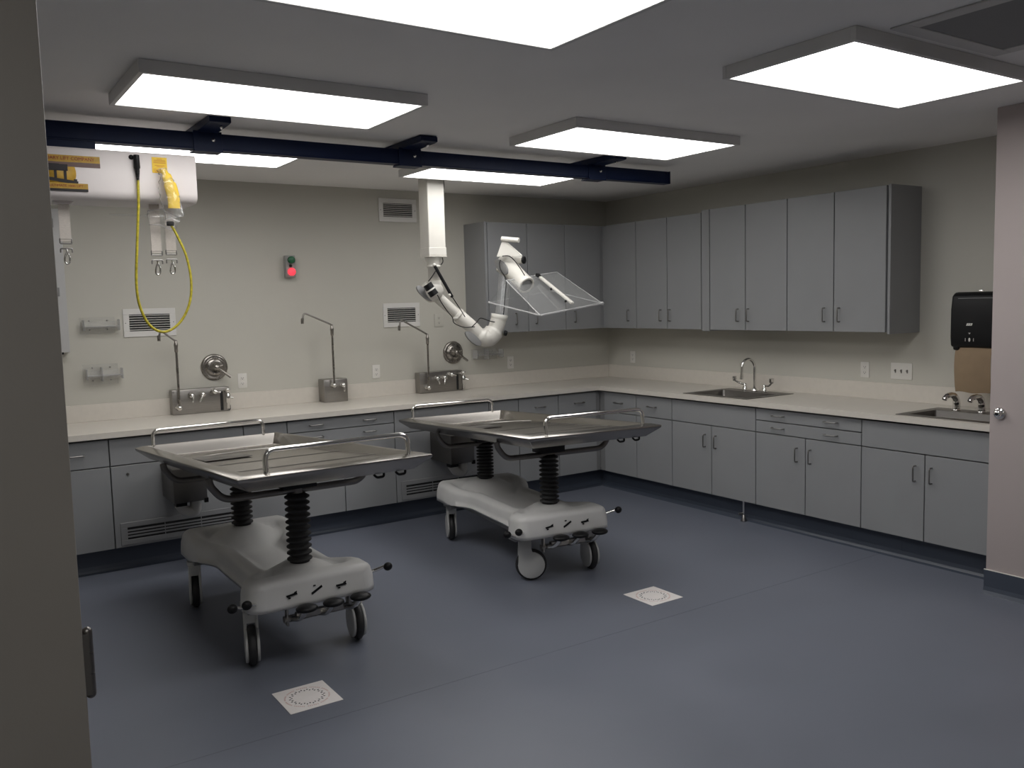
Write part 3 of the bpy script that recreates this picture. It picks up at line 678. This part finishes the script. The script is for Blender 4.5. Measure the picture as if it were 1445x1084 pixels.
# elbow two
MB().tube(spline([J1.lerp(E1, .80), E1 + Vector((-.02,-.01,.005)), E1 + Vector((.045,-.02,-.012)), E1 + Vector((.105,-.03,.045)), E1 + Vector((.135,-.042,.125))], 7), [.054]*7+[.074]*7+[.078]*7+[.064]*8, 20).ball(E1 + Vector((.03,-.01,-.012)), .088, (1.1, 1, .85)).build('elbow', WARM, t)
MB().lathe([(.057,0),(.064,.02),(.070,.055),(.068,.055),(.060,.02),(.050,0)], E1 + Vector((.135,-.042,.115)), (.18,-.08,1), 28).build('cup', WARM, t)
MB().lathe([(.0,0),(.022,0),(.022,.02),(.0,.02)], E1 + Vector((.165,-.075,.02)), (1,-.3,-.3), 18).build('knob', BLK, t)
MB().tube([E1 + Vector((.155,-.05,.16)), U1v + Vector((-.005, .01, -.03))], .048, 20, caps=False).build('riser_tube', TUBEC, t)
# upper knuckle and last tube to the hood
RING = Vector((-1.762, -1.089, 1.8552))
d3 = (RING-U1v).normalized()
MB().ball(U1v, .086, (.95, 1, 1.05)).tube(spline([U1v + Vector((-.01,.01,-.05)), U1v, U1v.lerp(RING, .5), U1v.lerp(RING, .97)], 5), [.07]*5+[.073]*5+[.070]*6, 20).build('upper_knuckle', WARM, t)
MB().lathe([(.070,-.02),(.074,0),(.070,.012),(.056,.012),(.054,-.03),(0,-.03)], RING, d3, 28).build('inlet_ring', WARM, t)
MB().lathe([(0,.004),(.054,.004),(.054,0)], RING + d3*.0, d3, 24).build('inlet', GREYD, t)
nu = Vector((-.75, -.60, -.30)); nu = (nu - d3*nu.dot(d3)).normalized()
disc(U1v + d3*.035 + nu*.072, d3*.10, d3.cross(nu).normalized()*.042, nu, .009, 'joint_plate', GREYD, t)
MB().tube([U1v + Vector((.04, -.05, .04)), U1v + Vector((.075, -.13, .035))], [.034, .03], 16).build('knob', WARM, t)
MB().lathe([(0,0),(.03,0),(.03,.012),(0,.012)], U1v + Vector((.077, -.134, .035)), (.4,-.9,-.05), 16).build('knob_cap', BLK, t)
A0, A1, A2 = Vector((-1.905, -.89, 2.09)), Vector((-1.862, -.92, 2.232)), Vector((-1.762, -1.04, 2.09))
hb = MB(); nn = (A1-A0).cross(A2-A0).normalized()*.004
hb.add([A0-nn, A1-nn, A2-nn, A0+nn, A1+nn, A2+nn], [(0,2,1),(3,4,5),(0,1,4,3),(1,2,5,4),(2,0,3,5)])
hb.tube([A1, A2], .006, 8); hb.build('bracket', WARM, t)
MB().tube([A1 + Vector((-.01, 0, .0)), Vector((-1.790, -1.045, 2.212))], .020, 14).build('grip', WARM, t)
# gas spring, damper, cables
gA, gB = Vector((-2.503, -.925, 2.02)), Vector((-2.375, -.965, 1.772))
MB().tube([gA, gB], .0125, 12).build('gas_spring', BLK, t)
MB().ball(gA, .014).ball(gB + Vector((-.03,-.01,.015)), .012).build('ball_joint', WARM, t)
dA, dB = Vector((-2.556, -.90, 1.875)), Vector((-2.507, -.92, 1.79))
MB().tube([dA, dA.lerp(dB, .46)], .036, 16).tube([dA.lerp(dB, .54), dB], .036, 16).build('motor', BLK, t, bevel=.004)
MB().tube([dA.lerp(dB, .44), dA.lerp(dB, .56)], .0365, 16).build('motor_band', PLATE, t)
w = .0038
def cable(pts, nm='cable'): MB().tube(spline(pts, 6), w, 7).build(nm, BLK, t)
cable([dA + Vector((0, -.02, .02)), (-2.53, -.93, 1.93), (-2.49, -.935, 1.985)])
cable([(-2.50, -.955, 1.79), (-2.455, -.935, 1.73), (-2.40, -.93, 1.66), (-2.36, -.93, 1.615), (-2.345, -.93, 1.57), (-2.27, -.94, 1.535), (-2.20, -.955, 1.533), (-2.175, -.96, 1.535)])
cable([gB, (-2.30, -.95, 1.68), (-2.245, -.93, 1.615)])
cable([(-2.20, -.955, 1.533), (-2.15, -.95, 1.57), (-2.10, -.93, 1.60), (-2.02, -.935, 1.575), (-1.96, -.965, 1.56), (-1.93, -.975, 1.55)])
cable([(-1.93, -.975, 1.55), (-1.915, -.985, 1.64), (-1.90, -.99, 1.78), (-1.885, -.99, 1.88), (-1.895, -.985, 1.93), (-1.93, -.98, 1.98), (-1.93, -.965, 2.03), (-1.915, -.96, 2.06)])
cable([(-1.905, -.97, 2.09), (-1.87, -1.01, 2.09), (-1.835, -1.035, 2.055), (-1.81, -1.08, 1.99), (-1.78, -1.10, 1.93)])
cable([(-2.36, cy-.02, ZC-.003), (-2.36, cy-.02, 2.62), (-2.37, cy-.01, 2.56), (-2.395, cy, 2.565)])
cable([(-2.40, cy-.03, 2.085), (-2.40, cy-.04, 2.05), (-2.42, cy-.045, 2.025)])
# clear hood: back sheet, sloping front sheet, two triangular sides, bright sheet edges
P1, P2, P3, P4 = Vector((-2.063,-1.002,1.723)), Vector((-1.986,-1.584,1.618)), Vector((-1.318,-1.502,1.694)), Vector((-1.412,-.944,1.807))
T1, T2 = Vector((-1.922,-1.041,1.893)), Vector((-1.362,-.972,1.962))
hood = thing('tmp', '', ''); 
def sheet(pts, par, nm='hood_panel', m=ACR, th=.003):
    pts = [Vector(p) for p in pts]; n = (pts[1]-pts[0]).cross(pts[2]-pts[0]).normalized()*th; N = len(pts)
    return MB().add([p-n for p in pts] + [p+n for p in pts], [list(range(N))[::-1], list(range(N, 2*N))] + [(i, (i+1) % N, N+(i+1) % N, N+i) for i in range(N)]).build(nm, m, par)
bpy.data.objects.remove(hood)
sheet([T1, T2, P3, P2], t); sheet([P1, P4, T2, T1], t); sheet([P1, T1, P2], t); sheet([P4, P3, T2], t)
ed = MB()
for a_, b_, r_ in ((T1, T2, .005), (T1, P2, .004), (P1, P2, .0055), (P2, P3, .0065), (T2, P3, .0022), (P1, P4, .0025), (P4, P3, .0035), (T2, P4, .002)): ed.tube([a_, b_], r_, 8)
ed.ball(P3, .014).ball(P1, .009); ed.build('hood_edge', ACRE, t)
bA, bB = Vector((-1.631,-1.075,1.932)), Vector((-1.685,-1.592,1.70))
dv = (bB-bA).normalized(); sx = dv.cross(Vector((0,0,1))).normalized()
MB().obox((bA+bB)/2 + dv*.02, dv*((bB-bA).length/2-.02), sx*.014, dv.cross(sx)*.008).build('lamp_bar', WARM, t, bevel=.003)
MB().obox(bA, dv*.018, sx*.016, dv.cross(sx)*.012).ball(bA.lerp(bB, .45)-Vector((.02,0,.012)), .010).ball(bA.lerp(bB, .88)-Vector((.025,0,.01)), .010).build('lamp_clip', BLK, t, bevel=.003)

# ------------------------------------------------------------------ wheeled stainless tables
W, L = .817, 2.016
def tray_mesh():
    m = MB(); w, l = W/2, L/2; e = .045; rim = .016
    def ring(a, b, z): return [(-a,-b,z),(a,-b,z),(a,b,z),(-a,b,z)]
    outer = [ring(w+e, l+e, -.012), ring(w+e-.003, l+e-.003, -.026), ring(w-.02, l-.03, -.078)]
    vs = ring(w, l, 0)           # 0-3 top outer
    for o in outer: vs += o      # 4-15
    vs += ring(w-rim, l-rim, 0)  # 16-19 top inner
    vs += [(-w+rim+.018,-l+rim+.03,-.026),(w-rim-.018,-l+rim+.03,-.026),(w-rim-.018,l-rim-.008,-.072),(-w+rim+.018,l-rim-.008,-.072)]  # 20-23 floor
    fs = []
    def band(a, b):
        for i in range(4): fs.append((a+i, a+(i+1) % 4, b+(i+1) % 4, b+i))
    band(0,4); band(4,8); band(8,12); fs.append((12,13,14,15)); band(0,16); band(16,20); fs.append((20,23,22,21))
    return m.add(vs, fs)
def floor_z(y): return -.026 - .046*((y + L/2 - .046)/(L-.07))
def table(label, loc, rz_base, tray, bell, casters):
    root = thing('autopsy_table', label, 'table', loc, 'wheeled stainless autopsy tables', rz_base)
    # --- base shell: hourglass plan, domes at the two columns
    half, wid, waist = .68, .315, .222
    def sstep(a, b, x): x = max(0, min(1, (x-a)/(b-a))); return x*x*(3-2*x)
    def hw(y):
        k = abs(y); v = waist + (wid-waist)*(sstep(.18, .46, y) if y > 0 else sstep(.40, .535, -y))
        if k > half-.07: q = (k-(half-.07))/.07; v -= .07*(1-math.sqrt(max(0, 1-q*q)))
        return v
    NY, NX = 56, 24
    ys = [half*math.sin(PI/2*(-1+2*i/NY)) for i in range(NY+1)]
    m = MB(); top = []
    def h(x, y):
        w_ = hw(y); k = abs(y)
        edge = min(w_-abs(x), (half-k)*1.3)
        rim = .437 if k > .52 else .437 - .022*sstep(.52, .30, k)
        z = rim - .042*(1-math.sqrt(max(0, 1-(1-min(1, max(0, edge)/.055))**2)))
        # sunken deck inside the raised end bolster
        deck = sstep(.055, .12, w_-abs(x)) * sstep(half-.10, half-.19, k)
        z -= .048*deck
        for c in (-.475, .475):
            r_ = math.hypot(x, y-c); z = max(z, .455 - max(0, (r_-.085))*.55 + .0) if r_ < .24 else z
        return z
    sx_ = [math.sin(PI/2*(-1+2*j/NX)) for j in range(NX+1)]
    vs = []
    for y in ys:
        for s_ in sx_:
            x = hw(y)*s_; vs.append((x, y, h(x, y)))
    n1 = NX+1
    fs = [(i*n1+j, i*n1+j+1, (i+1)*n1+j+1, (i+1)*n1+j) for i in range(NY) for j in range(NX)]
    bd = [j for j in range(n1)] + [i*n1+NX for i in range(1, NY+1)] + [NY*n1+j for j in range(NX-1, -1, -1)] + [i*n1 for i in range(NY-1, 0, -1)]
    loops = [bd]; nb = len(bd)
    for dz, out in ((-.03, .008), (-.09, .012), (0, .012)):
        base_i = len(vs)
        for b in bd:
            x, y, z = vs[b]; q = Vector((x, y, 0)); nrm = Vector((x/.33, y/half*1.0, 0)); nrm = nrm.normalized() if nrm.length else nrm
            zz = (.300 + (.018*sstep(.45, .25, abs(y)))) if dz == 0 else z + dz*.8
            vs.append((x + nrm.x*out, y + nrm.y*out, max(zz, .30)))
        loops.append(list(range(base_i, base_i+nb)))
    for a_, b_ in zip(loops[:-1], loops[1:]): fs += [(a_[i], a_[(i+1) % nb], b_[(i+1) % nb], b_[i]) for i in range(nb)]
    fs.append(loops[-1])
    m.add(vs, fs, True)
    shell = m.build('base_shell', FRP, root, o=(0,0,0))
    MB().box(-.20, .20, -.52, .52, .262, .303).box(-.30, .30, -.57, -.43, .268, .303).box(-.30, .30, .43, .57, .268, .303).build('chassis', GREYD, root, o=(0,0,0), bevel=.004)
    # pictograms on the front face
    yf = -half-.013
    for x, sl_ in ((-.125, .15), (.0, .55), (.125, .06)):
        pg = MB().obox((x, yf, .365), (.026, 0, .026*sl_), (0, .0012, 0), (-.002, 0, .005)).obox((x+.018, yf, .374), (.007, 0, .003), (0, .0012, 0), (0, 0, .004))
        pg.obox((x-.012, yf, .352 if sl_ < .5 else .388), (.006, 0, 0), (0, .0012, 0), (0, 0, .0035))
        pg.build('pictogram', BLK, shell, o=(0,0,0))
    # pedals
    for x in (-.07, .065, .205):
        p = MB().ball((x, -half-.055, .300), .056, (.95, .8, .34)).build('pedal', BLK, root, o=(0,0,0))
        MB().tube(fillet([(x, -half-.045, .288), (x-.015, -half+.0, .235), (x-.04, -half+.10, .215)], .03, 4), .0135, 10).build('pedal_lever', CHR, p, o=(0,0,0))
    MB().box(-.13, -.12, -half+.06, -half+.09, .19, .285).box(.19, .20, -half+.06, -half+.09, .20, .285).cyl((-.14, -half+.075, .222), (.21, -half+.075, .222), .017, n=14).box(-.09, .15, -half+.03, -half+.06, .225, .255).build('pedal_bracket', SS, root, o=(0,0,0), bevel=.002, seg=1)
    # brake lever knobs at the corners
    for x, y, z in ((-.345, -half-.02, .368), (-.40, -half+.02, .352), (.395, -half+.04, .395)):
        kb = MB().ball((x, y-.015, z), .024, (1, .8, .9)).build('brake_knob', BLK, root, o=(0,0,0))
        MB().tube([(x, y, z), (x*.80, y+.04, z-.03)], .009, 8).build('brake_stem', CHR, kb, o=(0,0,0))
    # casters
    for (x, y, a) in casters:
        M = Matrix.Translation((x, y, 0)) @ Matrix.Rotation(a, 4, 'Z')
        R_ = .098; off = .035
        c = MB().cyl((0,0,.262), (0,0,.285), .040, n=20).cyl((0,0,.285), (0,0,.305), .025, n=16)
        # twin cover: stem housing that flows into two side discs
        for sg in (-1, 1):
            pts = []
            for i in range(20):
                an = PI*1.02 + (-PI*1.35)*i/19 if False else 0
            poly = [(-.040, .262), (.036, .262), (.036, .205)]
            poly += [(off + .083*math.cos(b_), .100 + .083*math.sin(b_)) for b_ in [math.radians(d_) for d_ in range(86, -200, -14)]]
            c.prism([(u_, v_) for u_, v_ in poly], sg*.020, sg*.034, 'x')
        c.box(-.034, .034, -.040, .034, .205, .262)
        c.xf(M); cs = c.build('caster', WHL, root, o=(0,0,0), bevel=.004)
        wv = MB().lathe([(.0,-.0185),(.060,-.0185),(.088,-.0185),(.096,-.012),(R_,0),(.096,.012),(.088,.0185),(.060,.0185),(0,.0185)], (0, off, R_+.001), (1,0,0), 36)
        wv.xf(M).build('wheel', RUB, cs, o=(0,0,0))
    # columns with bellows
    tx, ty, tz, tyaw, tilt = tray
    TM = Matrix.Translation((tx, ty, tz)) @ Matrix.Rotation(tyaw, 4, 'Z') @ Matrix.Rotation(-tilt, 4, 'X')
    for (y, z1) in bell:
        pf = [(0, .440), (.066, .440), (.066, .452)]
        N = 11
        for i in range(N):
            za = .456 + (z1-.456)*i/N; zb = .456 + (z1-.456)*(i+1)/N; pf += [(.044, za), (.047, za+.004), (.0615, (za+zb)/2-.003), (.0615, (za+zb)/2+.003), (.047, zb-.004)]
        pf += [(.040, z1+.004), (.0, z1+.004)]
        MB().lathe(pf, (0, y, 0), (0,0,1), 32).build('bellows', RUB, root, o=(0,0,0))
        mz = tz + (ty-y)*math.sin(tilt) - .080
        MB().cyl((0, y, z1), (0, y, mz-.01), .032, n=20).build('column', SSD, root, o=(0,0,0))
        MB().box(-.085, .085, y-.06, y+.06, max(z1+.015, mz-.085), mz+.004).build('mount', BLK, root, o=(0,0,0), bevel=.003)
    tr = tray_mesh().xf(TM).build('tray', TRAY, root, o=(0,0,0), bevel=.003, seg=2)
    w, l = W/2, L/2
    for y, xa, xb in ((-l+.012, -w+.095, w-.052), (l-.012, -w+.052, w-.088)):
        pts = [(xa, y, -.004), (xa, y, .090), (xb, y, .090), (xb, y, -.004)]
        MB().tube(fillet(pts, .06, 8), .0115, 12).xf(TM).build('end_rail', CHR, root, o=(0,0,0))
    # curved step of the basin, seams, strainer plate
    yb = l-.62
    st = MB().tube(spline([(-w+.04, yb-.10, floor_z(yb-.10)+.004), (-w*.45, yb+.12, floor_z(yb+.12)+.004), (0, yb+.20, floor_z(yb+.20)+.004), (w*.55, yb+.19, floor_z(yb+.19)+.004), (w-.04, yb+.05, floor_z(yb+.05)+.004)], 8), .006, 8)
    st.xf(TM).build('basin_step', SS, tr, o=(0,0,0))
    sp = MB().obox((-.15, yb-.12, floor_z(yb-.12)+.008), (.13, 0, 0), (0, .13, -.003), (0, 0, .003)); sp.xf(TM).build('strainer_plate', SSD, tr, o=(0,0,0), bevel=.002)
    for y in (-.15, -.6):
        MB().obox((0, y, floor_z(y)+.001), (w-.045, 0, 0), (0, .004, 0), (0, 0, .0015)).xf(TM).build('fold_line', SSD, tr, o=(0,0,0))
    # U-shaped bars under the tray
    for (y, _) in bell:
        yl = (y - ty)
        pts = [(-w+.0, yl, -.070), (-w+.005, yl, -.105), (-w+.06, yl, -.178), (w-.06, yl, -.178), (w-.005, yl, -.105), (w-.0, yl, -.070)]
        MB().tube(fillet(pts, .06, 7), .0175, 12).xf(TM).build('cross_bar', SSD, root, o=(0,0,0))
    hk = MB()
    for x in (w-.05, w-.16):
        hk.tube(fillet([(x, -l+.06, -.065), (x, -l+.06, -.098), (x-.04, -l+.05, -.098), (x-.055, -l+.05, -.082)], .01, 4), .006, 8)
    hk.xf(TM).build('latch_hook', BLK, root, o=(0,0,0))
    return root
# table positions, tray pose is given in the base's own axes
def pose(base, rzb, wx, wy, wz, yaw, tilt):
    dx, dy = wx-base[0], wy-base[1]; c, s = math.cos(-rzb), math.sin(-rzb)
    return (dx*c-dy*s, dx*s+dy*c, wz, yaw-rzb, tilt)
b1 = (-4.318, -2.25, 0); r1 = 0
table('stainless autopsy table with tilted tray, the left one nearer the doorway', b1, r1, pose(b1, r1, -4.333, -2.292, .972, .001, .062),
      [(-.475, .800), (.475, .770)], [(-.262, -.475, math.radians(166)), (.278, -.475, math.radians(172)), (-.285, .49, math.radians(-12)), (.27, .49, math.radians(0))])
b2 = (-2.545, -2.03, 0); r2 = math.radians(-7)
table('stainless autopsy table with tilted tray, the right one nearer the cabinets', b2, r2, pose(b2, r2, -2.495, -1.961, .915, -.113, .057),
      [(-.475, .762), (.475, .715)], [(-.20, -.51, math.radians(-112)), (.27, -.48, math.radians(-188)), (-.235, .58, math.radians(-16)), (.26, .58, math.radians(0))])

# ------------------------------------------------------------------ paper squares on the floor
for cx, cy, lab in ((-4.506, -3.262, 'white paper square with printed ring on floor before the left table'), (-2.395, -3.215, 'white paper square with printed ring on floor before the right table')):
    t = thing('paper_square', lab, 'paper', (cx, cy, 0), 'printed paper squares on the floor')
    MB().box(cx-.119, cx+.119, cy-.123, cy+.123, .0005, .0018).build('sheet', PAPER, t)
    m = MB()
    for k in range(36):
        a = 2*PI*k/36; rr = .070 + (.005 if k % 2 else -.003); m.obox((cx+rr*math.cos(a), cy+rr*math.sin(a), .0021), (.0042*math.cos(a), .0042*math.sin(a), 0), (-.0028*math.sin(a), .0028*math.cos(a), 0), (0,0,.0003))
    m.build('printed_ring', INK, t)
    m = MB()
    for k in range(70):
        a = 2*PI*k/70
        if k % 7 == 6: continue
        m.obox((cx+.096*math.cos(a), cy+.096*math.sin(a), .0020), (.0035*math.cos(a), .0035*math.sin(a), 0), (-.0022*math.sin(a), .0022*math.cos(a), 0), (0,0,.0002))
    m.build('printed_text_ring', PINK, t)

# ------------------------------------------------------------------ camera, world, view
yaw, pit, rol = 0.5886603949252097, -0.09228769720185032, -0.02559445427697818
f = Vector((math.sin(yaw)*math.cos(pit), math.cos(yaw)*math.cos(pit), math.sin(pit)))
r = Vector((math.cos(yaw), -math.sin(yaw), 0)); u = r.cross(f)
r2_, u2_ = r*math.cos(rol)+u*math.sin(rol), -r*math.sin(rol)+u*math.cos(rol)
cam = bpy.data.cameras.new('camera'); co = bpy.data.objects.new('camera', cam); COL.objects.link(co)
M = Matrix((r2_, u2_, -f)).transposed().to_4x4(); M.translation = (-5.800892984352696, -6.899222576254948, 1.7156237552927633)
co.matrix_world = M
cam.sensor_fit = 'HORIZONTAL'; cam.sensor_width = 36; cam.lens = 1237.624*36/1445; cam.clip_start = .05
SC.camera = co
wd = bpy.data.worlds.new('world'); SC.world = wd; wd.use_nodes = True
wd.node_tree.nodes['Background'].inputs[0].default_value = (.02, .02, .02, 1)
vs_ = SC.view_settings; vs_.view_transform = 'Standard'; vs_.look = 'None'; vs_.gamma = 1; vs_.exposure = .07; vs_.use_curve_mapping = False
